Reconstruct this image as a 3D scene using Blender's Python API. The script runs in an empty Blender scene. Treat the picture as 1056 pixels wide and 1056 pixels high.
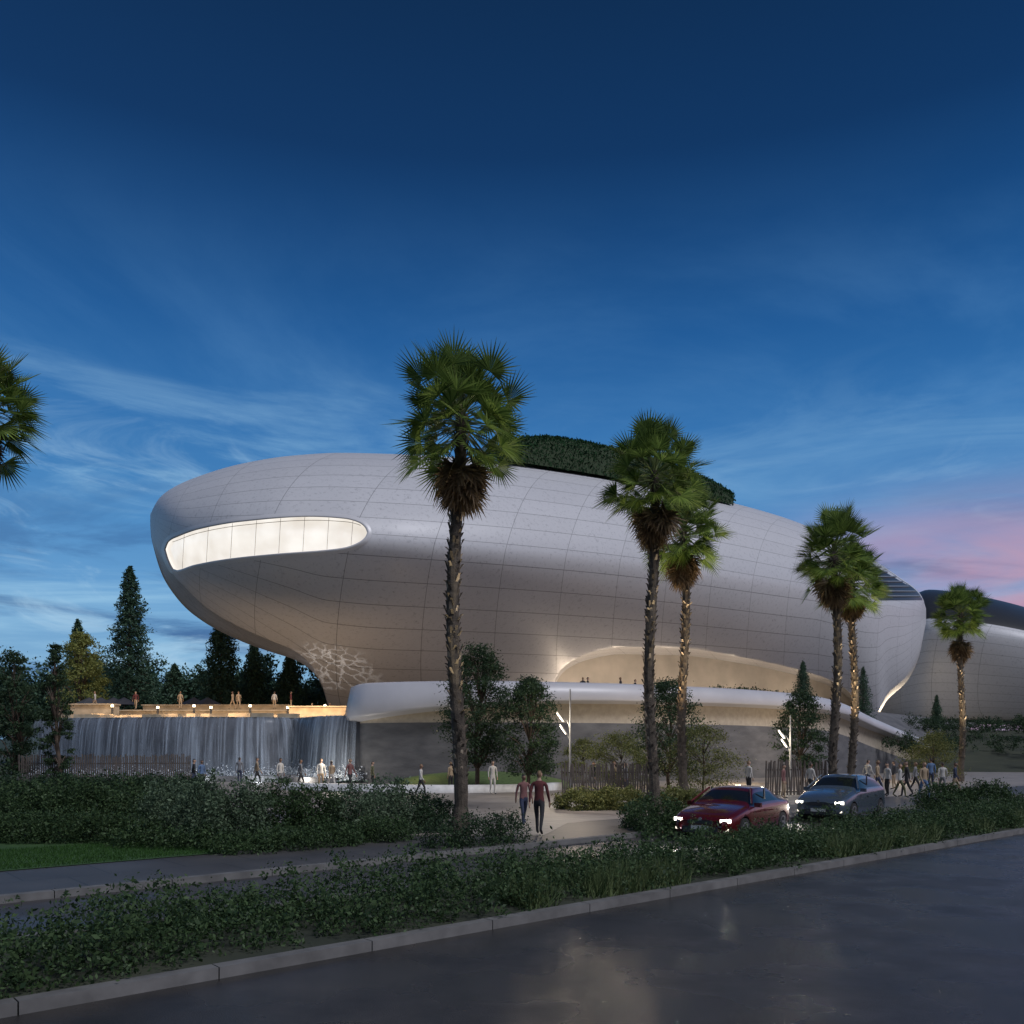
import bpy, math, random
import numpy as np
from mathutils import Vector, Matrix
rng=np.random.default_rng(7); random.seed(7)
# image coordinates: u across / v down in pixels, d = distance in metres
F=900.;CX=528.;CY=770.;CH=2.6
def S(u,v,d): return Vector(((u-CX)/F*d,d,CH+(CY-v)/F*d))
def XY(u,d): return ((u-CX)/F*d,d)
def lin(c): return tuple(((x/255)/12.92 if x/255<=.04045 else (((x/255)+.055)/1.055)**2.4) for x in c)
def pchip(pts):
    xs=np.array([p[0] for p in pts],float); ys=np.array([p[1] for p in pts],float)
    h=np.diff(xs); dl=np.diff(ys)/h; m=np.zeros(len(xs)); m[0]=dl[0]; m[-1]=dl[-1]
    for i in range(1,len(xs)-1):
        if dl[i-1]*dl[i]>0:
            w1=2*h[i]+h[i-1]; w2=h[i]+2*h[i-1]; m[i]=(w1+w2)/(w1/dl[i-1]+w2/dl[i])
    def f(x):
        x=float(min(max(x,xs[0]),xs[-1])); i=int(min(max(np.searchsorted(xs,x)-1,0),len(h)-1))
        t=(x-xs[i])/h[i]
        return ((1+2*t)*(1-t)**2*ys[i]+t*(1-t)**2*h[i]*m[i]+t*t*(3-2*t)*ys[i+1]+t*t*(t-1)*h[i]*m[i+1])
    return f
# ---------- materials
def newmat(name):
    m=bpy.data.materials.new(name); m.use_nodes=True; return m,m.node_tree.nodes,m.node_tree.links,m.node_tree.nodes['Principled BSDF']
def mat(name,c1,c2=None,rough=.6,metal=0,scale=3.,bump=0.,bscale=None,emis=None,estr=0,detail=6,stretch=(1,1,1),spec=.5):
    m,n,l,b=newmat(name); c2=c2 or tuple(x*.75 for x in c1)
    tc=n.new('ShaderNodeTexCoord'); mp=n.new('ShaderNodeMapping'); mp.inputs['Scale'].default_value=stretch
    l.new(tc.outputs['Object'],mp.inputs['Vector'])
    nz=n.new('ShaderNodeTexNoise'); nz.inputs['Scale'].default_value=scale; nz.inputs['Detail'].default_value=detail
    l.new(mp.outputs[0],nz.inputs['Vector'])
    r=n.new('ShaderNodeValToRGB'); r.color_ramp.elements[0].position=.3; r.color_ramp.elements[1].position=.7
    r.color_ramp.elements[0].color=(*c2,1); r.color_ramp.elements[1].color=(*c1,1)
    l.new(nz.outputs[0],r.inputs[0]); l.new(r.outputs[0],b.inputs['Base Color'])
    b.inputs['Roughness'].default_value=rough; b.inputs['Metallic'].default_value=metal; b.inputs['Specular IOR Level'].default_value=spec
    if bump:
        n2=n.new('ShaderNodeTexNoise'); n2.inputs['Scale'].default_value=bscale or scale*6; n2.inputs['Detail'].default_value=5
        l.new(mp.outputs[0],n2.inputs['Vector'])
        bp=n.new('ShaderNodeBump'); bp.inputs['Strength'].default_value=bump; bp.inputs['Distance'].default_value=.05
        l.new(n2.outputs[0],bp.inputs['Height']); l.new(bp.outputs[0],b.inputs['Normal'])
    if emis: b.inputs['Emission Color'].default_value=(*emis,1); b.inputs['Emission Strength'].default_value=estr
    return m
def leafmat(name,dark,light,trans=.3,rough=.55,spec=.25):
    m,n,l,b=newmat(name); g=n.new('ShaderNodeNewGeometry'); r=n.new('ShaderNodeValToRGB')
    r.color_ramp.elements[0].color=(*dark,1); r.color_ramp.elements[1].color=(*light,1)
    l.new(g.outputs['Random Per Island'],r.inputs[0]); l.new(r.outputs[0],b.inputs['Base Color'])
    b.inputs['Roughness'].default_value=rough; b.inputs['Specular IOR Level'].default_value=spec
    t=n.new('ShaderNodeBsdfTranslucent'); l.new(r.outputs[0],t.inputs[0]); mx=n.new('ShaderNodeMixShader'); mx.inputs[0].default_value=trans
    l.new(b.outputs[0],mx.inputs[1]); l.new(t.outputs[0],mx.inputs[2]); l.new(mx.outputs[0],n['Material Output'].inputs[0]); return m
# ---------- mesh helpers
def link(o,parent=None):
    bpy.context.scene.collection.objects.link(o)
    if parent: o.parent=parent
    return o
def empty(name,loc=(0,0,0),rz=0):
    o=bpy.data.objects.new(name,None); o.location=loc; o.rotation_euler=(0,0,rz); o.empty_display_size=.3; return link(o)
def npmesh(name,V,Q,m,parent=None,smooth=False):
    me=bpy.data.meshes.new(name); V=np.asarray(V,np.float32); Q=np.asarray(Q,np.int32); k=Q.shape[1]
    me.vertices.add(len(V)); me.vertices.foreach_set('co',V.ravel()); me.loops.add(Q.size); me.loops.foreach_set('vertex_index',Q.ravel())
    me.polygons.add(len(Q)); me.polygons.foreach_set('loop_start',np.arange(len(Q),dtype=np.int32)*k)
    me.update(calc_edges=True)
    if smooth: me.polygons.foreach_set('use_smooth',np.ones(len(Q),bool))
    me.materials.append(m); return link(bpy.data.objects.new(name,me),parent)
def obj(name,V,Fc,mats,parent=None,smooth=False,mi=None):
    me=bpy.data.meshes.new(name); me.from_pydata([tuple(v) for v in V],[],Fc); me.update()
    for m in (mats if isinstance(mats,(list,tuple)) else [mats]): me.materials.append(m)
    if mi: me.polygons.foreach_set('material_index',mi)
    if smooth: me.polygons.foreach_set('use_smooth',np.ones(len(me.polygons),bool))
    return link(bpy.data.objects.new(name,me),parent)
class B:  # accumulating builder
    def __init__(s): s.v=[];s.f=[];s.m=[]
    def add(s,V,Fc,mi=0):
        o=len(s.v); s.v+= [tuple(v) for v in V]; s.f+=[tuple(i+o for i in f) for f in Fc]; s.m+=[mi]*len(Fc)
    def box(s,c,sz,rz=0,mi=0,tilt=None):
        x,y,z=[a/2 for a in sz]; M=Matrix.Rotation(rz,3,'Z')
        if tilt: M=M@Matrix.Rotation(tilt,3,'Y')
        V=[Vector(c)+M@Vector((i*x,j*y,k*z)) for k in(-1,1) for j in(-1,1) for i in(-1,1)]
        s.add(V,[(0,2,3,1),(4,5,7,6),(0,1,5,4),(2,6,7,3),(0,4,6,2),(1,3,7,5)],mi)
    def tube(s,P,R,n=8,mi=0,cap=True):
        V=[];P=[Vector(p) for p in P]
        for i,p in enumerate(P):
            d=(P[min(i+1,len(P)-1)]-P[max(i-1,0)]).normalized(); a=d.cross(Vector((.3,.9,.1))).normalized(); b=d.cross(a)
            for k in range(n): t=2*math.pi*k/n; V.append(p+(a*math.cos(t)+b*math.sin(t))*R[i])
        Fc=[(i*n+k,i*n+(k+1)%n,(i+1)*n+(k+1)%n,(i+1)*n+k) for i in range(len(P)-1) for k in range(n)]
        if cap: Fc+=[tuple(range(n))[::-1],tuple(range((len(P)-1)*n,len(P)*n))]
        s.add(V,Fc,mi)
    def cyl(s,c,r,h,n=16,axis='Z',mi=0):
        d={'X':Vector((1,0,0)),'Y':Vector((0,1,0)),'Z':Vector((0,0,1))}[axis]; s.tube([Vector(c)-d*h/2,Vector(c)+d*h/2],[r,r],n,mi)
    def out(s,name,mats,parent=None,smooth=False): return obj(name,s.v,s.f,mats,parent,smooth,s.m)
def sheet(name,pts,z,m,parent=None): return obj(name,[(x,y,z) for x,y in pts],[tuple(range(len(pts)))],m,parent)
def leaves(C,size,aspect=.5,up=0.,sd=.35):
    C=np.asarray(C,float); n=len(C); a=rng.normal(size=(n,3)); a[:,2]+=up; a/=np.linalg.norm(a,axis=1)[:,None]
    b=rng.normal(size=(n,3)); b-= (b*a).sum(1)[:,None]*a; b/=np.linalg.norm(b,axis=1)[:,None]
    s=size*(1+sd*rng.normal(size=(n,1))).clip(.4,2); V=np.stack([C-a*s*.5,C+b*s*aspect*.5,C+a*s*.5,C-b*s*aspect*.5],1).reshape(-1,3)
    return V
def leafobj(name,C,size,m,parent=None,**k):
    V=leaves(C,size,**k); return npmesh(name,V,np.arange(len(V)).reshape(-1,4),m,parent)
def blob(c,r,ncl,nlv,cr,zmin=None,shell=.55):
    d=rng.normal(size=(ncl,3)); d/=np.linalg.norm(d,axis=1)[:,None]; rad=rng.uniform(shell,1.05,(ncl,1))
    K=np.array(c)+d*rad*np.array(r); P=(K[:,None,:]+rng.normal(size=(ncl,nlv,3))*cr*rng.uniform(.6,1.2,(ncl,1,1))*.55).reshape(-1,3)
    if zmin is not None: P=P[P[:,2]>zmin]
    return P
# ---------- world
w=bpy.data.worlds.new("World"); bpy.context.scene.world=w; w.use_nodes=True; n=w.node_tree.nodes; l=w.node_tree.links
bg=n['Background']; tc=n.new('ShaderNodeTexCoord'); sp=n.new('ShaderNodeSeparateXYZ'); l.new(tc.outputs['Generated'],sp.inputs[0])
def mr(src,a,b,c=0.,d=1.,smooth=True):
    x=n.new('ShaderNodeMapRange'); x.interpolation_type='SMOOTHSTEP' if smooth else 'LINEAR'; l.new(src,x.inputs[0])
    for i,v in enumerate((a,b,c,d)): x.inputs[i+1].default_value=v
    return x.outputs[0]
def mul(a,b):
    x=n.new('ShaderNodeMath'); x.operation='MULTIPLY'; l.new(a,x.inputs[0])
    if isinstance(b,(int,float)): x.inputs[1].default_value=b
    else: l.new(b,x.inputs[1])
    return x.outputs[0]
def mixc(f,a,b):
    x=n.new('ShaderNodeMix'); x.data_type='RGBA'; l.new(f,x.inputs[0]); l.new(a,x.inputs[6])
    if isinstance(b,tuple): x.inputs[7].default_value=(*b,1)
    else: l.new(b,x.inputs[7])
    return x.outputs[2]
rp=n.new('ShaderNodeValToRGB'); l.new(sp.outputs[2],rp.inputs[0]); e=rp.color_ramp.elements
st=[(0,(128,172,204)),(.09,(122,170,208)),(.165,(98,155,205)),(.24,(72,135,192)),(.335,(48,111,173)),(.42,(30,89,150)),(.5,(18,68,122)),(.56,(11,52,98)),(.66,(8,42,80)),(1,(5,30,60))]
e[0].position=st[0][0]; e[0].color=(*lin(st[0][1]),1); e[1].position=1; e[1].color=(*lin(st[-1][1]),1)
for p,c in st[1:-1]: x=e.new(p); x.color=(*lin(c),1)
def cloud(scale,map_s,loc,a,b,dist=.6,rough=.55):
    mp=n.new('ShaderNodeMapping'); mp.inputs['Scale'].default_value=map_s; mp.inputs['Location'].default_value=loc; mp.inputs['Rotation'].default_value=(0,.22,0)
    l.new(tc.outputs['Generated'],mp.inputs[0]); z=n.new('ShaderNodeTexNoise'); z.inputs['Scale'].default_value=scale; z.inputs['Detail'].default_value=9; z.inputs['Roughness'].default_value=rough; z.inputs['Distortion'].default_value=dist
    l.new(mp.outputs[0],z.inputs[0]); return mr(z.outputs[0],a,b)
low=mr(sp.outputs[2],.42,.26); left=mr(sp.outputs[0],.2,-.3,.3,1)
c=mixc(mul(mul(cloud(1.8,(1,1,2.4),(2,8,0),.4,.66,.5,.6),mr(sp.outputs[2],.56,.32)),.34),rp.outputs[0],lin((100,152,202)))
c=mixc(mul(mul(cloud(2.6,(1,1,4.5),(3,1,0),.44,.68,.9,.62),low),mul(left,.7)),c,lin((155,200,230)))
c=mixc(mul(mul(cloud(3.4,(1,1,5.0),(7,2,4),.44,.64,.8,.62),mr(sp.outputs[2],.34,.1)),mul(left,.85)),c,lin((46,90,146)))
c=mixc(mul(mul(cloud(5,(1,1,3.0),(4,6,3),.5,.7,1.2,.64),mr(sp.outputs[2],.38,.2)),mul(left,.65)),c,lin((170,206,232)))
right=mr(sp.outputs[0],.2,.44); c=mixc(mul(mul(cloud(3,(1,1,5),(1,5,2),.25,.6),mr(sp.outputs[2],.28,.14)),mul(right,.9)),c,lin((216,154,164)))
c=mixc(mul(mr(sp.outputs[2],.32,.05),mul(right,.45)),c,lin((165,142,178)))
c=mixc(mul(mul(cloud(2.4,(1,1,7),(5,5,1),.48,.7),mr(sp.outputs[2],.3,.15)),mul(right,.6)),c,lin((60,80,125)))
back=mul(mr(sp.outputs[1],.0,-.9),mr(sp.outputs[2],-.05,.4)); c=mixc(mul(back,.8),c,(.36,.39,.48))
dk=mul(mr(sp.outputs[1],.1,-.4),mr(sp.outputs[2],.3,-.05)); c=mixc(mul(dk,.85),c,(.03,.035,.05))
sky=n.new('ShaderNodeTexSky'); sky.sky_type='NISHITA'; sky.sun_disc=False; sky.sun_elevation=math.radians(2); sky.sun_rotation=math.radians(145)
sc=n.new('ShaderNodeVectorMath'); sc.operation='SCALE'; sc.inputs['Scale'].default_value=.006; l.new(sky.outputs[0],sc.inputs[0])
ad=n.new('ShaderNodeVectorMath'); ad.operation='ADD'; l.new(c,ad.inputs[0]); l.new(sc.outputs[0],ad.inputs[1]); l.new(ad.outputs[0],bg.inputs[0]); bg.inputs[1].default_value=1
def lamp(name,kind,loc,power,col,size=.3,target=None,angle=60,blend=.6):
    L=bpy.data.lights.new(name,kind); L.energy=power; L.color=col; o=bpy.data.objects.new(name,L); o.location=loc; link(o)
    if kind in('POINT','SPOT'): L.shadow_soft_size=size
    if kind=='SPOT': L.spot_size=math.radians(angle); L.spot_blend=blend
    if target is not None: o.rotation_euler=(Vector(target)-Vector(loc)).to_track_quat('-Z','Y').to_euler()
    return o
s=lamp('key_light','SUN',(30,-40,60),2.05,(.92,.93,1),target=(30-.5*50,-40+.42*50,60-.76*50)); s.data.angle=math.radians(14)  # added soft key light, stands in for the twilight afterglow
# ---------- common materials
def hullmat(name,base):
    m,n,l,b=newmat(name); uv=n.new('ShaderNodeTexCoord'); br=n.new('ShaderNodeTexBrick'); l.new(uv.outputs['UV'],br.inputs[0])
    br.inputs['Scale'].default_value=1; br.inputs['Brick Width'].default_value=7.5; br.inputs['Row Height'].default_value=1.95; br.inputs['Mortar Size'].default_value=.03; br.inputs['Mortar Smooth'].default_value=.3; br.offset=.0
    br.inputs['Color1'].default_value=(*base,1); br.inputs['Color2'].default_value=(*[x*.955 for x in base],1); br.inputs['Mortar'].default_value=(*[x*.36 for x in base],1)
    nz=n.new('ShaderNodeTexNoise'); nz.inputs['Scale'].default_value=2.6; nz.inputs['Detail'].default_value=8; nz.inputs['Roughness'].default_value=.85; l.new(uv.outputs['Object'],nz.inputs[0])
    r=n.new('ShaderNodeValToRGB'); r.color_ramp.elements[0].position=.37; r.color_ramp.elements[0].color=(.35,.35,.37,1); r.color_ramp.elements[1].position=.46; r.color_ramp.elements[1].color=(1,1,1,1); l.new(nz.outputs[0],r.inputs[0])
    mx=n.new('ShaderNodeMix'); mx.data_type='RGBA'; mx.blend_type='MULTIPLY'; mx.inputs[0].default_value=.55; l.new(br.outputs[0],mx.inputs[6]); l.new(r.outputs[0],mx.inputs[7])
    l.new(mx.outputs[2],b.inputs['Base Color']); b.inputs['Roughness'].default_value=.42; b.inputs['Specular IOR Level'].default_value=.35
    bp=n.new('ShaderNodeBump'); bp.inputs['Strength'].default_value=.25; bp.inputs['Distance'].default_value=.03; bp.invert=True; l.new(br.outputs['Fac'],bp.inputs['Height']); l.new(bp.outputs[0],b.inputs['Normal']); return m
M_hull=hullmat('hull_panels',(.56,.555,.57)); M_trim=mat('white_trim',(.6,.59,.6),(.55,.54,.55),rough=.35,scale=.5)
M_dark=mat('dark_metal',(.03,.032,.035),rough=.4); M_conc=mat('board_concrete',(.13,.127,.13),(.07,.07,.074),rough=.8,scale=.6,bump=.3,stretch=(1,1,3))
M_stone=mat('dark_stone',(.07,.075,.09),(.03,.034,.045),rough=.6,scale=.8,bump=.5); M_beige=mat('sandstone',(.55,.44,.3),(.34,.27,.18),rough=.7,scale=1.5,bump=.2)
M_lamp=mat('lamp_glass',(1,.9,.7),emis=(1,.8,.5),estr=9); M_lampw=mat('lamp_white',(1,.9,.8),emis=(1,.95,.88),estr=3)
m,n_,l_,bs=newmat('lit_glazing'); t_=n_.new('ShaderNodeTexCoord'); nz=n_.new('ShaderNodeTexNoise'); nz.inputs['Scale'].default_value=.35; nz.inputs['Detail'].default_value=5; l_.new(t_.outputs['Object'],nz.inputs[0]); r=n_.new('ShaderNodeValToRGB'); r.color_ramp.elements[0].position=.3; r.color_ramp.elements[0].color=(.78,.71,.62,1); r.color_ramp.elements[1].position=.65; r.color_ramp.elements[1].color=(1,.95,.88,1); l_.new(nz.outputs[0],r.inputs[0]); l_.new(r.outputs[0],bs.inputs['Emission Color']); bs.inputs['Emission Strength'].default_value=.95; bs.inputs['Base Color'].default_value=(.25,.25,.25,1); bs.inputs['Roughness'].default_value=.15; M_glow=m
M_trunk=mat('bark',(.12,.085,.06),(.05,.037,.028),rough=.9,scale=4,bump=.6); M_ptrunk=mat('palm_bark',(.12,.095,.07),(.04,.032,.025),rough=.9,scale=5,bump=.8); M_boot=mat('palm_boots',(.42,.34,.25),(.2,.15,.11),rough=.8,scale=6)
M_palm=leafmat('palm_leaf',(.045,.09,.018),(.23,.32,.075),.35,.4); M_dead=leafmat('dead_palm_leaf',(.06,.04,.022),(.22,.155,.09),.15)
M_con=leafmat('conifer_needles',(.02,.05,.032),(.085,.15,.09),.2); M_leafd=leafmat('dark_leaves',(.015,.035,.018),(.06,.1,.045),.3)
M_leafy=leafmat('olive_leaves',(.06,.075,.02),(.22,.23,.08),.35); M_hedge=leafmat('hedge_leaves',(.016,.038,.015),(.08,.13,.05),.3); M_sage=leafmat('sage_leaves',(.035,.065,.035),(.16,.22,.13),.3); M_grassb=leafmat('grass_blades',(.03,.06,.02),(.14,.18,.07),.3)
M_roofg=leafmat('roof_plants',(.012,.035,.018),(.035,.085,.035),.2,.8,.05)
# ---------- hull
class Hull:
    def __init__(s,TS,BS,D,R,L,Bp,W,cut): s.T,s.Bo,s.D,s.R,s.L,s.Bp,s.W,s.cut=[pchip(x) for x in (TS,BS,D,R,L,Bp,W,cut)]
    def vb(s,u): yt,yb=s.T(u),s.Bo(u); return min(max(s.Bp(u),yt+.3*(yb-yt)),yt+.7*(yb-yt)) if yb>yt else yt
    def depth(s,u,v):
        yt,yb=s.T(u),s.Bo(u); vb=s.vb(u)
        if v<=vb:
            k=min(1,(vb-v)/max(vb-yt,1e-6)); return s.D(u)+s.R(u)*(1-math.sqrt(max(0,1-k*k)))
        k=min(1,(v-vb)/max(yb-vb,1e-6)); w=s.W(u); return s.D(u)+s.L(u)*((1-w)*(1-math.sqrt(max(0,1-k*k)))+w*k**1.5)
    def p(s,u,v,off=0): return S(u,v,s.depth(u,v)+off)
    def vrow(s,u,k):
        yt,yb=s.T(u),s.Bo(u); vb=s.vb(u); return min(vb+k*(vb-yt) if k<0 else vb+k*(yb-vb),s.cut(u))
    def build(s,name,us,mats,parent,skip=None,matf=None,nt=42,nl=60):
        us=list(us); V=[];UV=[];arc=0;prev=None
        sv=[-math.cos(i/nt*math.pi/2) for i in range(nt)]+[0]+[math.sin(i/nl*math.pi/2) for i in range(1,nl+1)]
        for u in us:
            yt,yb=s.T(u),s.Bo(u); vb=s.vb(u)
            vs=[s.vrow(u,k) for k in sv]; fr=[s.p(u,v) for v in vs]
            if prev is not None: arc+=(fr[nt]-prev).length
            prev=fr[nt]; ax=s.D(u)+s.R(u); bk=[]
            for p in fr:
                r=(2*max(ax,fr[-1].y+1)+2-p.y)/p.y; bk.append(Vector((p.x*r,p.y*r,p.z)))
            f0,b0=fr[-1],bk[-1]; sof=[f0.lerp(b0,t)+Vector((0,0,1.2*math.sin(math.pi*t))) for t in (.1,.3,.5,.7,.9)]
            ringp=fr+sof+bk[::-1]
            kk=[(v-vb)/max(vb-yt,1e-6) if v<vb else (v-vb)/max(yb-vb,1e-6) for v in vs]
            base=[2.3*(30+ (math.asin(max(-1,min(1,k)))/(math.pi/2))*(7 if k<0 else 10)) for k in kk]; uvr=base+[base[-1]+4*i for i in range(1,6)]+[base[-1]+24+(base[-1]-q) for q in base[::-1]]
            V+=ringp; UV+=[(arc+.25*(b-69)-.012*(b-69)**2,b) for b in uvr]; ring=len(ringp)
        nfr=len(sv); Fc=[];mi=[]
        for i in range(len(us)-1):
            for j in range(ring):
                j2=(j+1)%ring
                if skip and j<nfr-1 and any(skip(us[a],s.vrow(us[a],sv[b])) for a in(i,i+1) for b in(j,j+1)): continue
                Fc.append((i*ring+j,(i+1)*ring+j,(i+1)*ring+j2,i*ring+j2)); mi.append(matf(us[i],sv[j] if j<nfr else 9) if matf else 0)
        o=obj(name,V,Fc,mats,parent,True,mi); uvl=o.data.uv_layers.new(name='UVMap')
        idx=np.zeros(len(o.data.loops),np.int32); o.data.loops.foreach_get('vertex_index',idx); uvl.data.foreach_set('uv',np.array(UV,np.float32)[idx].ravel()); return o
TS=[(155,531),(158,524),(165,513),(180,502),(200,493),(250,478),(300,470),(350,467),(400,468),(500,474),(600,487),(700,506),(800,531),(850,550),(900,577),(930,597),(945,608),(952,618),(955,628)]
CUT=[(155,533),(156,545),(160,560),(168,577),(180,594),(195,610),(215,628),(250,648),(280,661),(305,672),(320,685),(332,705),(338,725),(345,748),(400,752),(500,752),(560,750),(567,722),(572,702),(585,685),(610,673),(640,667),(700,668),(760,677),(820,690),(860,703),(880,718),(890,735),(898,742),(903,738),(915,716),(935,697),(948,672),(953,650),(955,640)]
VBS=[(155,533.5),(156,547),(160,564),(168,583),(180,601),(200,624),(250,668),(300,712),(340,745),(400,752),(880,752),(905,742),(915,722),(935,700),(948,674),(953,651),(955,640)]
DD=[(155,97),(160,91),(175,85),(200,81),(250,77),(300,75.5),(350,75.5),(400,76.5),(500,81),(600,88),(700,97),(800,108),(880,119),(920,127),(940,134),(950,141),(955,149)]
RR=[(155,.3),(170,7),(200,12),(300,18),(700,20),(900,15),(945,7),(955,.5)]
LL=[(155,.3),(170,6),(200,11),(250,18),(300,24),(345,27),(450,28),(560,26),(700,23),(800,19),(880,14),(910,10),(940,6),(955,.3)]
BB=[(155,532),(200,548),(300,552),(450,562),(600,575),(700,587),(800,602),(900,618),(955,634)]
WW=[(155,0),(200,.3),(345,1),(860,1),(920,.2),(955,0)]
H=Hull(TS,VBS,DD,RR,LL,BB,WW,CUT)
wt=pchip([(171,566),(174,559),(185,553),(205,546),(250,538),(320,533),(355,535),(370,539),(377,545),(378.5,549)])
wb=pchip([(171,567),(174,577),(181,588),(200,582.5),(240,575.5),(290,570.5),(330,567.5),(355,564.5),(370,559),(377,553),(378.5,549.5)])
museum=empty('museum_building')
us=np.unique(np.concatenate([155+20*np.linspace(0,1,22)**1.8,np.linspace(175,330,50),np.linspace(330,348,14),np.linspace(348,385,16),np.linspace(385,560,44),np.linspace(560,590,24),np.linspace(590,860,64),np.linspace(860,935,44),955-20*np.linspace(0,1,22)**1.8]))
inside=lambda u,v: 171<u<378.5 and wt(u)<v<wb(u)
H.build('hull',us,[M_hull],museum,skip=inside)
uu=np.unique(np.concatenate([171+8*np.linspace(0,1,9)**1.5,np.linspace(179,365,50),378.5-13.5*np.linspace(0,1,12)**1.6]))
loop=[(u,wt(u)) for u in uu]+[(u,wb(u)) for u in uu[::-1]]
nL=len(loop);V=[]
for i in range(nL):
    a=Vector(loop[(i-1)%nL]);b=Vector(loop[(i+1)%nL]);t=(b-a).normalized(); nn=Vector((t.y,-t.x)); q=Vector(loop[i])
    o2=q+nn*5; o2.x=max(o2.x,158)
    V+=[H.p(o2.x,o2.y,-.02),H.p(q.x+nn.x*2,q.y+nn.y*2,-.1),H.p(q.x,q.y,-.06),H.p(q.x,q.y,1.0)]
Fc=[]
for i in range(nL):
    j=(i+1)%nL
    for k in(0,1,2): Fc.append((i*4+k,j*4+k,j*4+k+1,i*4+k+1))
obj('window_surround',V,Fc,[M_trim],museum,True)
V=[];nr=6
for u in uu:
    for k in range(nr+1): V.append(H.p(u,wt(u)+(wb(u)-wt(u))*k/nr,.95))
obj('window_glazing',V,[(i*(nr+1)+k,(i+1)*(nr+1)+k,(i+1)*(nr+1)+k+1,i*(nr+1)+k+1) for i in range(len(uu)-1) for k in range(nr)],[M_glow],museum,True)
M_mull=mat('window_mullion',(.5,.46,.4),rough=.4); b=B()
for u in np.linspace(190,364,8):
    pts=[H.p(u-2*k/6,wt(u)+(wb(u-2)-wt(u))*(.01+.98*k/6),.86) for k in range(7)]; b.tube(pts,[.022]*7,4)
b.tube([H.p(u,wt(u)+(wb(u)-wt(u))*.1,.86) for u in np.linspace(178,372,60)],[.025]*60,4)
b.out('window_mullions',[M_mull],museum)
b=B(); Vb=[];cols=np.linspace(888,953,30)
lt=lambda u:H.T(u)+1.2
lb=lambda u:lt(u)+max(.5,(min(619,572+ (u-888)*2.6)-lt(u)))
for u in cols:
    for k in range(9): Vb.append(H.p(u,lt(u)+(lb(u)-lt(u))*k/8,-.12))
obj('roof_louvre_backing',Vb,[(i*9+k,(i+1)*9+k,(i+1)*9+k+1,i*9+k+1) for i in range(29) for k in range(8)],[M_dark],museum,True)
for v in range(580,619,5):
    pts=[H.p(u,v,-.3) for u in cols if lt(u)+1<v<lb(u)]
    if len(pts)>2: b.tube(pts,[.16]*len(pts),4)
b.out('roof_louvres',[mat('louvre_metal',(.25,.26,.28),rough=.4)],museum)
V=[];cols=np.linspace(560,899,60)
for u in cols:
    d=H.D(u)+26; x,y=XY(u,d); V+=[(x,y,5.5),(x,y,18)]
obj('lobby_wall',V,[(2*i,2*i+2,2*i+3,2*i+1) for i in range(59)],[mat('lobby_wall',(.5,.46,.41),rough=.5,scale=.4)],museum,True)
# roof garden
V=[];gu=np.linspace(512,756,50);gt=pchip([(512,476),(522,466),(540,460),(565,458),(600,462),(640,471),(700,488),(735,503),(750,513),(756,520)]);nk=14
for u in gu:
    d0=H.D(u)+H.R(u)
    for k in range(nk+1):
        a=k/nk*math.pi; dd=d0-1-9*math.cos(a)+4; zt=S(u,gt(u)+2,d0+3).z; zb=S(u,H.T(u)+3,d0).z-1.5
        x,y=XY(u,dd); V.append((x,y,zb+(zt-zb)*math.sin(a)**.7))
obj('roof_garden',V,[(i*(nk+1)+k,(i+1)*(nk+1)+k,(i+1)*(nk+1)+k+1,i*(nk+1)+k+1) for i in range(49) for k in range(nk)],[mat('roof_soil',(.03,.05,.02),rough=.9)],museum,True)
VV=np.array(V).reshape(50,nk+1,3); n2=34000; fi=rng.uniform(0,48.99,n2); ki=rng.uniform(0,nk-.01,n2); i0=fi.astype(int);k0=ki.astype(int);a=(fi-i0)[:,None];c_=(ki-k0)[:,None]
P=(VV[i0,k0]*(1-a)+VV[i0+1,k0]*a)*(1-c_)+(VV[i0,k0+1]*(1-a)+VV[i0+1,k0+1]*a)*c_+rng.normal(size=(n2,3))*[.2,.2,.1]; leafobj('roof_garden_plants',P,.3,M_roofg,museum,up=1.5)
# second wing
H2=Hull([(885,715),(905,672),(926,640),(940,616),(958,608),(1005,614),(1100,640),(1200,690)],[(885,742),(926,742),(1200,746)],[(885,172),(926,165),(960,158),(1060,152),(1200,150)],[(885,3),(926,8),(960,18),(1200,20)],[(885,3),(926,6),(1200,5)],[(885,725),(926,668),(960,652),(1200,690)],[(885,.6),(1200,.6)],[(885,800),(1200,800)])
H2.build('museum_wing',np.linspace(885,1200,70),[M_hull,M_dark],museum,matf=lambda u,k:1 if k<-.38 and u>930 else 0,nt=24,nl=24)
# ---------- plinth / terrace
pl=[(366,78),(364.5,70),(365,65),(367,62.8),(372,61.6),(385,60.6),(420,59.6),(470,59),(520,59),(580,60),(640,61.5),(700,64),(760,67),(820,71.5),(860,76),(900,84),(940,92),(965,97)]
fu=[Vector(XY(a,d)) for a,d in pl]
def cr(P,n=8):
    o=[]
    for i in range(len(P)-1):
        p0,p1,p2,p3=P[max(i-1,0)],P[i],P[i+1],P[min(i+2,len(P)-1)]
        for k in range(n):
            t=k/n; o.append(.5*((2*p1)+(p2-p0)*t+(2*p0-5*p1+4*p2-p3)*t*t+(3*p1-p0-3*p2+p3)*t**3))
    return o+[P[-1]]
path=cr(fu); ptop=pchip([(-30,7.05),(15,7.05),(24,6.95),(28.1,6.65),(34.7,5.4),(42.1,3.9),(47.5,2.9)])
lipb=pchip([(-12,2.7),(-5,1.9),(5,1.35),(30,1.2),(48,.8)])
V=[];np_=9
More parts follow.
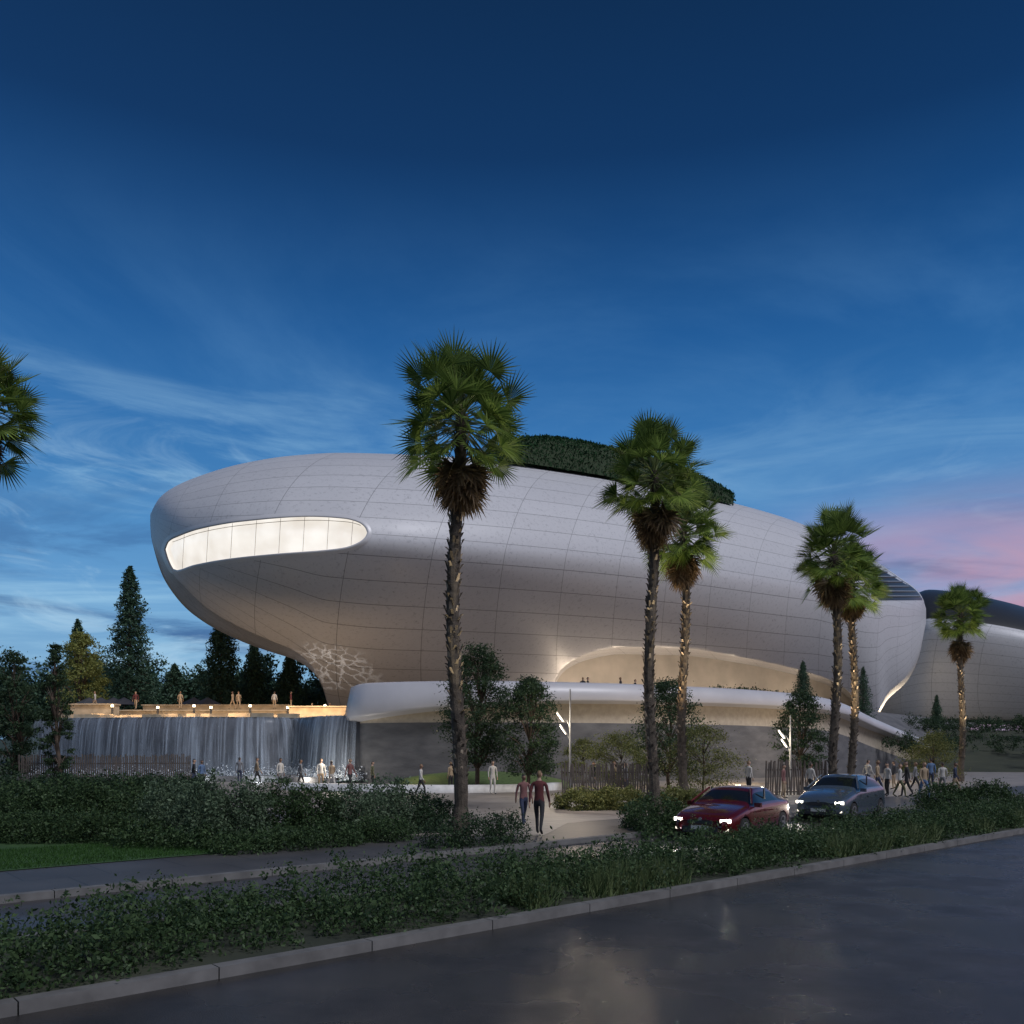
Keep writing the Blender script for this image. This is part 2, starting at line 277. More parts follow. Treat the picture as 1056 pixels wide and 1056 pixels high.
for i,p in enumerate(path):
    t=(path[min(i+1,len(path)-1)]-path[max(i-1,0)]).normalized(); nn=Vector((t.y,-t.x)); z=ptop(p.x); lb_=lipb(p.x); end=max(.05,min(1,(48-p.x)/14))
    prof=[(-1.2,z-.35),(-.5,z-.02),(-.1,z),(.25,z-.15),(.55*end+.2,z-lb_*.9),(.5*end+.1,z-lb_),(-.15,z-lb_-.12),(-.1,max(z-2.8,.3)),(-.1,-.3)]
    for o_,zz in prof: q=p+nn*o_; V.append((q.x,q.y,zz))
Fq=[];mi=[]
for i in range(len(path)-1):
    for k in range(np_-1): Fq.append((i*np_+k,(i+1)*np_+k,(i+1)*np_+k+1,i*np_+k+1)); mi.append(0 if k<6 else (1 if k==6 else 2))
plinth=empty('retaining_wall')
obj('parapet_and_wall',V,Fq,[mat('parapet_white',(.48,.47,.49),(.42,.41,.43),rough=.4,scale=.5),mat('recess_plaster',(.42,.36,.28),rough=.6),M_conc],plinth,True,mi)
tp=[(p.x,p.y) for p in path]; tp=tp+[XY(1010,150),XY(960,175),XY(560,150),XY(330,112)]
ter=sheet('terrace',tp,0,M_conc,plinth)
for v in ter.data.vertices: v.co.z=min(6.6,ptop(v.co.x)-.4) if v.co.y<98 else 6.6
# ---------- waterfall
wp=cr([Vector(XY(a,d)) for a,d in [(40,69),(78,68),(130,66.5),(200,65.5),(270,66),(298,67.5),(306,68),(314,66.5),(328,64),(348,62.6),(371,62)]],10)
def fallmat(name,amp,off,thr,sx):
    m,n_,l_,bs=newmat(name); t_=n_.new('ShaderNodeTexCoord'); mp=n_.new('ShaderNodeMapping'); mp.inputs['Scale'].default_value=(sx,.1,1)
    l_.new(t_.outputs['UV'],mp.inputs[0]); nz=n_.new('ShaderNodeTexNoise'); nz.inputs['Scale'].default_value=1.; nz.inputs['Detail'].default_value=12; nz.inputs['Roughness'].default_value=.66; nz.inputs['Distortion'].default_value=.2; l_.new(mp.outputs[0],nz.inputs[0])
    r=n_.new('ShaderNodeMapRange'); r.inputs[1].default_value=thr; r.inputs[2].default_value=thr+.2; l_.new(nz.outputs[0],r.inputs[0])
    tr=n_.new('ShaderNodeBsdfTransparent'); mx=n_.new('ShaderNodeMixShader'); ad_=n_.new('ShaderNodeMath'); ad_.operation='MULTIPLY_ADD'; ad_.inputs[1].default_value=amp; ad_.inputs[2].default_value=off; l_.new(r.outputs[0],ad_.inputs[0])
    l_.new(ad_.outputs[0],mx.inputs[0]); l_.new(tr.outputs[0],mx.inputs[1]); l_.new(bs.outputs[0],mx.inputs[2]); l_.new(mx.outputs[0],n_['Material Output'].inputs[0]); bs.inputs['Base Color'].default_value=(.4,.46,.54,1); bs.inputs['Roughness'].default_value=.3; return m
M_fall=fallmat('falling_water',.4,.1,.45,1.3); M_fall2=fallmat('falling_water_streaks',.7,.0,.51,7.5); wf=empty('waterfall')
def strip(name,path,rows,mt,parent):
    V=[];UV=[];arc=0
    for i,p in enumerate(path):
        if i: arc+=(p-path[i-1]).length
        t=(path[min(i+1,len(path)-1)]-path[max(i-1,0)]).normalized(); nn=Vector((t.y,-t.x))
        for o_,z in rows: q=p+nn*o_; V.append((q.x,q.y,z)); UV.append((arc,z))
    k=len(rows); o=obj(name,V,[(i*k+j,(i+1)*k+j,(i+1)*k+j+1,i*k+j+1) for i in range(len(path)-1) for j in range(k-1)],[mt],parent,True)
    ul=o.data.uv_layers.new(name='UVMap'); idx=np.zeros(len(o.data.loops),np.int32); o.data.loops.foreach_get('vertex_index',idx); ul.data.foreach_set('uv',np.array(UV,np.float32)[idx].ravel()); return o
strip('cascade_wall',wp,[(-.4,4.75),(0,4.75),(0,3),(0,-.2)],M_stone,wf)
strip('falling_sheet',wp,[(-.3,4.86),(.1,4.86),(.35,4.75),(.5,4.3),(.62,3),(.75,1.2),(.85,0)],M_fall,wf)
strip('falling_sheet_outer',wp,[(.2,4.84),(.5,4.6),(.75,3.6),(.95,1.6),(1.05,0)],M_fall2,wf)
M_water=mat('pool_water',(.03,.07,.1),rough=.08,scale=1,bump=.25,bscale=2.5)
sheet('upper_pool',[(p.x,p.y) for p in wp]+[XY(372,80),XY(345,104),XY(30,104)],4.83,M_water,wf)
base=[]
for i,p in enumerate(wp):
    t=(wp[min(i+1,len(wp)-1)]-wp[max(i-1,0)]).normalized(); nn=Vector((t.y,-t.x)); base.append(p+nn*3)
sheet('plunge_basin',[(p.x,p.y) for p in wp]+[(p.x,p.y) for p in base[::-1]],.25,M_water,wf)
strip('basin_kerb',base,[(0,.3),(0,.5),(.35,.5),(.35,0)],M_conc,wf)
foam=[]
for i in range(0,len(wp)-1):
    for k in range(130):
        q=wp[i].lerp(wp[i+1],random.random()); foam.append((q.x+random.gauss(0,.3),q.y-1.1+random.gauss(0,.35),.25+abs(random.gauss(0,.36))))
leafobj('splash_foam',foam,.08,mat('foam',(.6,.64,.68),rough=.5),wf,aspect=.9)
edge=empty('pool_terrace_wall'); b=B()
for (u0,u1,d,z0,z1) in [(60,345,84,4.6,6.0),(150,300,88,4.6,6.7),(76,120,80,4.6,6.4),(300,362,76,4.6,6.0)]:
    x0=XY(u0,d)[0];x1=XY(u1,d)[0]; b.box(((x0+x1)/2,d,(z0+z1)/2),(x1-x0,1.2,z1-z0)); b.box(((x0+x1)/2,d-.05,z1+.06),(x1-x0+.2,1.5,.12))
for i in range(26):
    u=random.uniform(85,355); d=random.uniform(70,79) ; x=XY(u,d)[0]; b.box((x,d,5.0),(random.uniform(.6,2.5),.7,random.uniform(.4,.9)),random.uniform(-.1,.1))
b.out('stone_courses',[M_beige],edge)
for i,u in enumerate([84,122,168,205,222,262,300,338,352]):
    d=80 if i%2 else 83; x,y=XY(u,d); o=empty('bollard_light',(x,y-1.2,4.8)); q=B(); q.cyl((0,0,.7),.09,1.4,10); q.cyl((0,0,1.48),.11,.18,10,mi=1); q.cyl((0,0,1.6),.14,.05,10); q.out('bollard_body',[M_dark,M_lamp],o)
for u in (85,130,175,220,265,310,345):
    x,y=XY(u,71); lamp('pool_wall_lamp','SPOT',(x,y,7.0),1000,(1,.68,.4),.5,(x,84,4.2),125,.9)
for u in (120,215,270,325,350):
    lamp('basin_lamp','POINT',(XY(u,63)[0],62.0 if u<300 else 59.4,.6),55 if u<230 else 95 if u<300 else 150,(.85,.93,1) if u<300 else (1,.92,.8),.25)
cl_=lamp('ripple_gobo','SPOT',(*XY(305,80),5.4),3800,(1,.94,.86),.04,S(352,680,94),50,1.0); cl_.data.use_nodes=True  # added spot; web pattern in its strength imitates caustics off the pool
n_=cl_.data.node_tree.nodes; l_=cl_.data.node_tree.links; em=n_['Emission']; t_=n_.new('ShaderNodeTexCoord'); nz=n_.new('ShaderNodeTexNoise'); nz.inputs['Scale'].default_value=5; l_.new(t_.outputs['Normal'],nz.inputs[0]); av=n_.new('ShaderNodeVectorMath'); av.operation='MULTIPLY_ADD'; av.inputs[1].default_value=(.14,.14,.14); l_.new(nz.outputs[1],av.inputs[0]); l_.new(t_.outputs['Normal'],av.inputs[2])
vo=n_.new('ShaderNodeTexVoronoi'); vo.feature='DISTANCE_TO_EDGE'; vo.inputs['Scale'].default_value=11; l_.new(av.outputs[0],vo.inputs['Vector']); rr_=n_.new('ShaderNodeMapRange'); rr_.inputs[1].default_value=.0; rr_.inputs[2].default_value=.1; rr_.inputs[3].default_value=.8; rr_.inputs[4].default_value=.04; l_.new(vo.outputs['Distance'],rr_.inputs[0]); l_.new(rr_.outputs[0],em.inputs['Strength'])
# ---------- ground
r_=Vector((.75,.66)); r_.normalize(); nr_=Vector((-r_.y,r_.x))
def RC(a,c): q=r_*a+nr_*c; return (q.x,q.y)
M_earth=mat('ground_soil',(.045,.05,.028),(.022,.027,.016),rough=.95,scale=.4,bump=.4)
sheet('ground',[(-2500,-500),(2500,-500),(2500,4000),(-2500,4000)],-.03,M_earth)
def wet(name,c1,c2,lo,hi):
    m=mat(name,c1,c2,scale=1.2,bump=.25,bscale=60); n=m.node_tree.nodes; l=m.node_tree.links; z=n.new('ShaderNodeTexNoise'); z.inputs['Scale'].default_value=.45; z.inputs['Detail'].default_value=4
    t=n.new('ShaderNodeTexCoord'); l.new(t.outputs['Object'],z.inputs[0]); q=n.new('ShaderNodeMapRange'); q.inputs[1].default_value=.42; q.inputs[2].default_value=.6; q.inputs[3].default_value=lo; q.inputs[4].default_value=hi; l.new(z.outputs[0],q.inputs[0]); l.new(q.outputs[0],n['Principled BSDF'].inputs['Roughness']); return m
M_asph=wet('wet_asphalt',(.04,.036,.034),(.02,.019,.019),.12,.42)
sheet('road',[RC(-60,-14),RC(160,-14),RC(160,9.5),RC(-60,9.5)],0,M_asph)
sheet('service_lane',[RC(-60,12.9),RC(160,12.9),RC(160,16.4),RC(-60,16.4)],0.002,wet('lane_asphalt',(.06,.055,.055),(.035,.034,.035),.4,.7))
def pave(name,c1,c2,bw,bh,mort,rough=.55):
    m,n,l,bs=newmat(name); t=n.new('ShaderNodeTexCoord'); mp=n.new('ShaderNodeMapping'); mp.inputs['Rotation'].default_value=(0,0,math.radians(-41)); l.new(t.outputs['Object'],mp.inputs[0])
    br=n.new('ShaderNodeTexBrick'); br.inputs['Scale'].default_value=1; br.inputs['Brick Width'].default_value=bw; br.inputs['Row Height'].default_value=bh; br.inputs['Mortar Size'].default_value=.015; br.inputs['Color1'].default_value=(*c1,1); br.inputs['Color2'].default_value=(*c2,1); br.inputs['Mortar'].default_value=(*mort,1); l.new(mp.outputs[0],br.inputs[0])
    nz=n.new('ShaderNodeTexNoise'); nz.inputs['Scale'].default_value=.8; nz.inputs['Detail'].default_value=8; l.new(t.outputs['Object'],nz.inputs[0]); mx=n.new('ShaderNodeMix'); mx.data_type='RGBA'; mx.blend_type='MULTIPLY'; mx.inputs[0].default_value=.6; l.new(br.outputs[0],mx.inputs[6]); l.new(nz.outputs[0],mx.inputs[7]); l.new(mx.outputs[2],bs.inputs['Base Color']); bs.inputs['Roughness'].default_value=rough; return m
M_pave=pave('plaza_paving',(.36,.31,.27),(.3,.265,.235),1.2,.6,(.13,.12,.11)); M_side=pave('sidewalk_concrete',(.09,.086,.085),(.078,.074,.074),1.5,1.5,(.035,.035,.035))
sheet('plaza',[XY(300,28),XY(430,24.2),XY(560,24.2),RC(20,20),RC(48,20),RC(70,20),XY(1300,75),XY(1200,100),XY(900,80),XY(600,58.5),XY(380,59),XY(40,64),XY(40,40)],.135,M_pave)
b=B()
def kerb(a0,a1,c,w,h,mi=0):
    p=Vector(RC((a0+a1)/2,c)); b.box((p.x,p.y,h/2-.02),(a1-a0,w,h+.04),math.atan2(r_.y,r_.x),mi)
for i in range(-20,60):
    for c in (9.6,12.8,16.5): kerb(i*2,i*2+1.985,c,.2,.13)
b.out('road_kerb',[mat('kerb_concrete',(.16,.155,.15),(.09,.087,.084),rough=.8)])
sheet('sidewalk',[RC(-60,16.6),RC(120,16.6),RC(120,20.5),RC(-60,20.5)],.13,M_side)
sheet('median_soil',[RC(-60,9.7),RC(120,9.7),RC(120,12.7),RC(-60,12.7)],.1,M_earth)
b=B()
for i in range(-6,26): p=RC(i*4.5,2.6); b.box((p[0],p[1],.006),(2.2,.12,.004),math.atan2(r_.y,r_.x))
b.out('lane_marking',[mat('road_paint',(.4,.4,.38),(.2,.2,.19),rough=.6,scale=9)])
lg=[RC(-40,19.6),RC(8.6,19.6),RC(9.8,20.6),RC(8,24),RC(0,32),RC(-40,40)]
sheet('lawn',lg,.145,mat('lawn_grass',(.035,.085,.018),(.02,.055,.012),rough=.9,scale=3,bump=.6))
N=26000; a=rng.uniform(-6,9.2,N); c=rng.uniform(19.7,23.5,N); bx=a*r_.x+c*nr_.x; by=a*r_.y+c*nr_.y; h=rng.uniform(.04,.1,N); ox=rng.normal(size=N)*.03; oy=rng.normal(size=N)*.03
V=np.stack([np.stack([bx-.008,by,np.full(N,.14)],1),np.stack([bx+.008,by,np.full(N,.14)],1),np.stack([bx+ox,by+oy,.14+h],1)],1).reshape(-1,3)
npmesh('lawn_blades',V,np.arange(3*N).reshape(-1,3),leafmat('lawn_blades',(.025,.065,.014),(.06,.14,.03),.3))
swp=cr([Vector(XY(a,d)) for a,d in [(290,50),(330,48.5),(400,47),(470,46.5),(540,47.5),(580,50)]],8)
strip('seat_wall',swp,[(-.5,.1),(-.5,.55),(0,.55),(0,.1)],mat('seat_wall_stone',(.7,.69,.68),rough=.5),None)
V=[];k=10;bu=np.linspace(400,590,24)
for i,u in enumerate(bu):
    t=i/23
    for j in range(k+1):
        a=j/k; x,y=XY(u,51+6.5*a); V.append((x,y,.1+ .95*math.sin(math.pi*min(1,a*.75+.02))*math.sin(math.pi*t)**.5))
obj('grass_berm',V,[(i*(k+1)+j,(i+1)*(k+1)+j,(i+1)*(k+1)+j+1,i*(k+1)+j+1) for i in range(23) for j in range(k)],[mat('berm_grass',(.09,.14,.04),(.05,.08,.025),rough=.9,scale=4,bump=.5)],None,True)
# ---------- foliage
def shrub(name,items,size,m,zmin=.1,dens=1.):
    P=[]
    for (x,y,rx,ry,rz) in items:
        ncl=int(dens*36*(rx*ry+rx*rz+ry*rz)*2); P.append(blob((x,y,.1+rz*.32),(rx,ry,rz*.66),ncl,36,.17,zmin))
    return leafobj(name,np.concatenate(P),size,m,aspect=.5)
def at(u,v,w_,h,z=0):
    d=CH*F/(v-CY); x,y=XY(u,d); return (x,y,w_/2/F*d,w_/2/F*d*.9,h/F*d)
shrub('hedge',[at(20,862,90,52),at(75,862,90,57),at(120,860,90,54)],.075,M_hedge)
shrub('hedge',[(*XY(u,31),2.2,1.5,1.5) for u in (20,70,120,170)],.09,M_leafd)
shrub('hedge',[at(u,874,60,34) for u in (-10,30,70,105,140)],.065,M_hedge)
shrub('shrub',[at(180,872,80,66),at(215,877,76,76),at(250,876,60,70)],.07,M_sage)
shrub('shrub',[at(285,872,80,66),at(320,870,70,60)],.07,M_hedge)
shrub('shrub',[at(365,868,70,58),at(400,864,64,60),at(350,868,50,42)],.07,M_sage)
shrub('hedge',[at(425,858,70,42),at(450,862,60,34)],.07,M_leafd)
shrub('hedge',[at(455,879,50,32),at(490,876,60,34),at(525,873,50,32)],.06,M_leafd)
shrub('hedge',[at(250,884,80,22),at(340,876,80,24),at(150,878,80,26),at(200,880,80,24),at(300,880,80,24),at(395,872,70,26)],.065,M_hedge)
shrub('shrub',[at(675,862,60,38),at(660,858,40,30),at(700,860,40,30)],.07,M_hedge)
shrub('hedge',[at(600,838,60,22),at(640,838,60,24),at(700,838,60,24)],.09,M_leafy)
shrub('hedge',[at(975,838,60,28),at(1020,838,60,30)],.08,M_hedge)
P=[]
for a in np.arange(-8,50,.3):
    for _ in range(5):
        c=random.uniform(9.9,12.55); x,y=RC(a+random.uniform(-.3,.3),c); hh=random.uniform(.32,.74)*(1+.25*math.sin(a*.9)); P.append(blob((x,y,.12+hh*.3),(.42,.42,hh*.85),10,28,.15,.08))
leafobj('median_hedge',np.concatenate(P),.06,M_hedge,aspect=.5)
N=16000; a=rng.uniform(9,50,N); c=np.where(rng.random(N)<.7,rng.uniform(9.8,10.4,N),rng.uniform(10,12.6,N)); keep=(np.sin(a*1.7)+np.sin(a*.63+1)>0.1); a=a[keep];c=c[keep];N=len(a)
bx=a*r_.x+c*nr_.x; by=a*r_.y+c*nr_.y; h=rng.uniform(.25,.6,N); ox=rng.normal(size=N)*.18; oy=rng.normal(size=N)*.18
V=np.stack([np.stack([bx-.008,by,np.full(N,.1)],1),np.stack([bx+.012,by,np.full(N,.1)],1),np.stack([bx+ox,by+oy,.1+h],1)],1).reshape(-1,3)
npmesh('ornamental_grass',V,np.arange(3*N).reshape(-1,3),M_grassb)
def tree(name,u,d,z0,ztop,rad,m,leaf=.14,ncl=90,lv=70,seed=0,base=.3):
    R=random.Random(seed); x,y=XY(u,d); o=empty(name,(x,y,z0)); Ht=ztop-z0; b=B(); tr=[Vector((0,0,-.1))]
    for i in range(1,7): tr.append(Vector((R.gauss(0,.05)*Ht*.3,R.gauss(0,.05)*Ht*.3,Ht*.9*i/6)))
    b.tube(tr,[Ht*.018*(1-.13*i) for i in range(7)],8); C=[]
    for i in range(ncl):
        zz=R.uniform(base,1)*Ht; k=(zz/Ht-base)/(1-base); rr=rad*(math.sin(math.pi*min(1,.18+.8*k))**.7)*math.sqrt(R.uniform(.1,1)); an=R.uniform(0,6.283)
        p=Vector((rr*math.cos(an),rr*math.sin(an),zz)); C.append(p)
        if i%3==0:
            q=tr[min(6,max(1,int(6*(zz/Ht)*.8)))]; b.tube([q,q.lerp(p,.5)+Vector((0,0,.05*Ht)),p],[Ht*.006,Ht*.004,Ht*.0015],5)
    b.out('trunk',[M_trunk],o,True); C=np.array([tuple(c) for c in C]); cr_=rad*.17
    P=(C[:,None,:]+rng.normal(size=(ncl,lv,3))*cr_*rng.uniform(.5,1.1,(ncl,1,1))*[1,1,.55]).reshape(-1,3); leafobj('crown',P,leaf,m,o); return o
def conifer(name,u,d,z0,ztop,rad,m=M_con,leaf=.4,n=22000,seed=0):
    R=random.Random(seed); x,y=XY(u,d); o=empty(name,(x,y,z0)); Ht=ztop-z0; b=B(); b.tube([(0,0,-.2),(0,0,Ht*.5),(0,0,Ht*.97)],[Ht*.018,Ht*.01,Ht*.002],7); P=[]
    nb=190
    for i in range(nb):
        k=(i/nb)**.9; zz=Ht*(.06+.93*k); L=rad*(1-k)**.75*R.uniform(.6,1.12)+.03*rad; an=i*2.4+R.uniform(-.3,.3); tip=Vector((L*math.cos(an),L*math.sin(an),zz-L*.2))
        if i%2==0: b.tube([(0,0,zz),tip],[Ht*.003,Ht*.001],4)
        nn=int(n/nb*(.3+L/rad)); t=np.sqrt(rng.random((nn,1))); P.append(np.array([0,0,zz])*(1-t)+np.array(tip)*t+rng.normal(size=(nn,3))*[.14*L+.04,.14*L+.04,.07*L+.1])
    b.out('trunk',[M_trunk],o,True); leafobj('crown',np.concatenate(P),leaf,m,o,aspect=.35); return o
conifer('conifer_tree',134,118,0,27.2,5.2,seed=1,n=32000); conifer('conifer_tree',228,112,0,20.5,4.6,seed=2,n=26000); conifer('conifer_tree',80,125,0,21,3.8,seed=3)
conifer('conifer_tree',262,118,0,17,4.2,seed=4); conifer('conifer_tree',828,84,6.2,10.8,1.1,leaf=.16,n=8000,seed=5); conifer('conifer_tree',890,92,5,11,1.2,leaf=.16,n=8000,seed=6); conifer('conifer_tree',966,112,5,9.2,1.0,leaf=.18,n=6000,seed=7); conifer('conifer_tree',298,120,0,15.5,4.4,seed=14); conifer('conifer_tree',180,125,0,14.5,4.4,seed=15)
tree('olive_tree',84,92,3,14.5,2.6,leafmat('yellow_green_leaves',(.12,.14,.03),(.34,.36,.12),.4),.24,120,100,1,.15); tree('broadleaf_tree',58,52,0,8.6,.95,M_leafd,.13,110,90,2,.06); tree('broadleaf_tree',14,55,0,8.6,1.6,M_leafd,.15,120,90,22,.1)
tree('broadleaf_tree',492,50,0,8.4,2.0,M_leafd,.12,190,130,3,.2); tree('broadleaf_tree',545,48,0,6.3,1.7,M_leafd,.11,170,110,4,.18)
tree('broadleaf_tree',690,52,0,6.4,2.2,M_leafd,.12,160,110,5,.15); tree('broadleaf_tree',826,56,0,6.2,1.6,M_leafd,.12,140,100,6,.2); tree('olive_tree',640,46,0,3.2,2.0,M_leafy,.09,90,100,7,.15)
tree('olive_tree',725,47,0,3.6,2.2,M_leafy,.09,90,100,8,.1); tree('olive_tree',962,58,0,3.4,1.9,M_leafy,.1,80,90,9,.15); tree('olive_tree',602,50,0,2.9,1.4,M_leafy,.09,70,80,10,.2)
P=[]
for i in range(60):
    u=random.uniform(-40,340); d=random.uniform(125,150); x,y=XY(u,d); rz=random.uniform(3,6.5); P.append(blob((x,y,5+rz*.8),(4.5,3.5,rz),44,80,1.1,2))
leafobj('distant_trees',np.concatenate(P),.5,M_con)
P=[]
for i in range(30):
    u=random.uniform(740,812); d=H.D(u)-22; x,y=XY(u,d); P.append(blob((x,y,7),(1.2,1,1.1),16,40,.35))
for i in range(50):
    u=random.uniform(925,1090); d=random.uniform(84,125); x,y=XY(u,d); P.append(blob((x,y,3.0 if d<100 else 5.2),(1.8,1.4,1.0),16,40,.4))
leafobj('terrace_planting',np.concatenate(P),.18,M_leafd)
V=[(*XY(930,86),0),(*XY(1200,80),0),(*XY(1200,105),4.4),(*XY(945,108),4.6),(*XY(930,150),5.4),(*XY(1200,150),5.4)]
obj('hillside',V,[(0,1,2,3),(3,2,5,4)],[M_earth])
V=[];hu=np.linspace(-900,2000,80)
for u in hu:
    x,y=XY(u,420); z=14+7*math.sin(u*.011)+4*math.sin(u*.031+1); V+=[(x,y,-2),(x,y+60,max(z,4)),(x,y+160,-2)]
obj('hills',V,[(i*3+k,(i+1)*3+k,(i+1)*3+k+1,i*3+k+1) for i in range(79) for k in (0,1)],[mat('hill_vegetation',(.03,.05,.04),rough=1,scale=.05)],None,True)
# ---------- palms
M_stalk=mat('leaf_stalk',(.16,.2,.06))
def fan(base,dr,Lp,Rf,nseg,droop,Vout,Fout,Pet):
    dr=dr.normalized(); up=Vector((0,0,1)); s=dr.cross(up)
    if s.length<.1: s=Vector((1,0,0))
    s.normalize()
    hub=base+dr*Lp+Vector((0,0,-droop*.25*Lp)); d2=(dr+Vector((0,0,-droop*.5))).normalized(); nn=s.cross(d2).normalized()
    roll=random.uniform(-.7,.7); s2=s*math.cos(roll)+nn*math.sin(roll); nn=s2.cross(d2)
    Pet.append((base,hub))
    for i in range(nseg):
        th=math.radians(-100+200*i/(nseg-1)); a=d2*math.cos(th)+s2*math.sin(th)+nn*(.22*abs(math.sin(th))); a.normalize(); dth=math.radians(200/(nseg-1))/2
        bq=nn.cross(a).normalized(); R=Rf*random.uniform(.85,1.05)*(1-.12*abs(th)/1.8); m_=hub+a*R*.45+nn*.01; w_=R*.45*math.tan(dth)*1.0; tip=hub+a*R+Vector((0,0,-R*(.04+.3*droop)*random.uniform(.3,1.3)))
        o=len(Vout); Vout+= [hub,m_-bq*w_,tip,m_+bq*w_]; Fout.append((o,o+1,o+2,o+3))
def palm(u,d,vtop,vskirt,vsb,seed,sc=1.,lit=0,trunklit=0):
    random.seed(seed); x,y=XY(u,d); o=empty('fan_palm_tree',(x,y,.1)); ztop=S(u,vtop,d).z-1.9*sc; zs=S(u,vskirt,d).z; zb=S(u,vsb,d).z
    b=B(); N=30; lean=[Vector((.12*math.sin(i*.23+seed),.1*math.cos(i*.2+seed),(ztop)*i/N)) for i in range(N+1)]; off=lean[0].copy(); off.z=0; lean=[p-off for p in lean]
    b.tube(lean,[(.18-.03*i/N)*sc*(1+.06*random.uniform(-1,1)) if i>1 else .25*sc for i in range(N+1)],12)
    nb=int(ztop*26)
    for i in range(nb):
        z=ztop*(.12+.86*i/nb); k=z/ztop*N; p=lean[int(k)].lerp(lean[min(N,int(k)+1)],k-int(k)); an=i*2.39+random.uniform(-.5,.5); dr=Vector((math.cos(an),math.sin(an),0)); s=Vector((-dr.y,dr.x,0)); r0=.15*sc; L=random.uniform(.08,.24)*sc; wd=.05*sc; out=random.uniform(.03,.13)*sc
        c=p+dr*r0; b.add([c-s*wd,c+s*wd,c+dr*out+s*wd*.6+Vector((0,0,L)),c+dr*out-s*wd*.6+Vector((0,0,L)),c+dr*(out*.4)+Vector((0,0,L*.9))],[(0,1,2,3),(1,4,2),(0,3,4)],1 if random.random()<.18 else 0)
    b.out('trunk',[M_ptrunk,M_boot],o)
    top=lean[-1]; Vo=[];Fo=[];Pet=[];n=92
    for i in range(n):
        k=i/(n-1); el=math.radians(84-126*k**.85+random.uniform(-10,10)); az=i*2.39996+random.uniform(-.3,.3); dr=Vector((math.cos(az)*math.cos(el),math.sin(az)*math.cos(el),math.sin(el)))
        fan(top+Vector((0,0,.1-.6*k)),dr,random.uniform(.6,1.4)*sc,random.uniform(.68,.98)*sc,24,max(0,-.15+.5*k),Vo,Fo,Pet)
    obj('crown',Vo,Fo,[M_palm],o)
    bb=B()
    for a,c in Pet: bb.tube([a,a.lerp(c,.5)+Vector((0,0,.03)),c],[.022*sc,.014*sc,.01*sc],4,cap=False)
    bb.out('leaf_stalks',[M_stalk],o)
    Vo=[];Fo=[];Pet=[]; hs=zs-zb
    for i in range(95):
        k=random.random(); zz=min(ztop-.1,zs+.6*sc)-.1-k*(hs*.62); el=math.radians(random.uniform(-84,-48)); az=random.uniform(0,6.283); dr=Vector((math.cos(az)*math.cos(el),math.sin(az)*math.cos(el),math.sin(el)))
        fan(Vector((top.x,top.y,zz)),dr,random.uniform(.35,.65)*sc*(1.2-.5*k),random.uniform(.5,.85)*sc*(1.15-.45*k),14,.5,Vo,Fo,Pet)
    obj('dead_leaf_skirt',Vo,Fo,[M_dead],o)
    if lit: lamp('palm_uplight','SPOT',(x+.4,y-1.1,.8),lit,(1,.88,.62),.15,(x,y,ztop+1),21,.7)
    if trunklit: lamp('trunk_uplight','SPOT',(x-1.2,y-2.2,1.0),trunklit,(1,.72,.42),.1,(x,y,ztop*.62),34,.8)
palm(475,25,355,484,548,1,1.1,2000,0); palm(676,30.5,431,530,582,2,1.02,1900,0); palm(706,40,500,575,622,3,1.1,3200,3000); palm(860,37,525,600,640,4,1.0,2100,0); palm(877,44,560,618,648,5,1.0,2600,2600); palm(990,62,603,664,690,6,1.1,2800,1600); palm(-24,27,348,450,500,7,1.1,0)
# ---------- fences
M_fence=mat('fence_timber',(.1,.08,.065),(.05,.04,.035),rough=.7)
def fence(name,u0,d0,u1,d1,h,n,lean=.03):
    a=Vector((*XY(u0,d0),0));c=Vector((*XY(u1,d1),0)); b=B(); ang=math.atan2((c-a).y,(c-a).x)
    for i in range(n+1):
        p=a.lerp(c,i/n); hh=h*random.uniform(.94,1.04); b.box((p.x,p.y,hh/2),(.07,.05,hh),ang,0,random.uniform(-lean,lean))
    m_=(a+c)/2
    for z in (.3,h*.75): b.box((m_.x,m_.y+.05,z),((c-a).length,.04,.06),ang)
    b.out(name,[M_fence])
fence('slatted_fence',20,52,196,54,2.1,80); fence('slatted_fence',580,42,672,43,1.8,38,.1); fence('slatted_fence',790,44,852,45,1.9,26,.1)
# ---------- street lamps
def slamp(u,d,h,pw=220):
    x,y=XY(u,d); o=empty('street_lamp',(x,y,.1)); b=B(); b.tube([(0,0,0),(0,0,h*.5),(0,0,h)],[.075,.055,.035],10); b.cyl((0,0,.1),.13,.2,12)
    for k,(z,L) in enumerate(((h*.6,.55),(h*.72,.8))):
        b.tube([(0,0,z-.45),(-.15,0,z-.1),(-L*.5,0,z+.1)],[.03,.025,.02],8); b.box((-L*.62,-.03,z+.12),(.62,.13,.05),0,0,.95); b.box((-L*.62-.035,-.03,z+.095),(.5,.09,.02),0,1,.95)
    b.out('pole',[mat('lamp_pole',(.3,.3,.3),rough=.4,metal=.3),M_lampw],o); lamp('street_lamp_light','POINT',(x-.9,y-.4,h*.7),pw,(1,.86,.65),.25)
slamp(588,44,5.4,300); slamp(815,50,4.3,300)
for u,dd_,p_ in ((600,15,1500),(650,16,1300),(710,16,1200),(780,16,1200),(850,15,1100)): lamp('terrace_uplight','POINT',(*XY(u,H.D(u)+dd_),7.2),p_,(1,.8,.6),.6)
for u,d,p_ in ((660,84,420),(750,92,520),(840,104,520),(450,78,260)): lamp('belly_fill_light','POINT',(*XY(u,d),7.1),p_,(1,.72,.45),1.5)  # added soft fill lights for warm spill on the hull's belly
lamp('terrace_uplight','POINT',(*XY(925,148),8),1800,(1,.82,.58),.6)
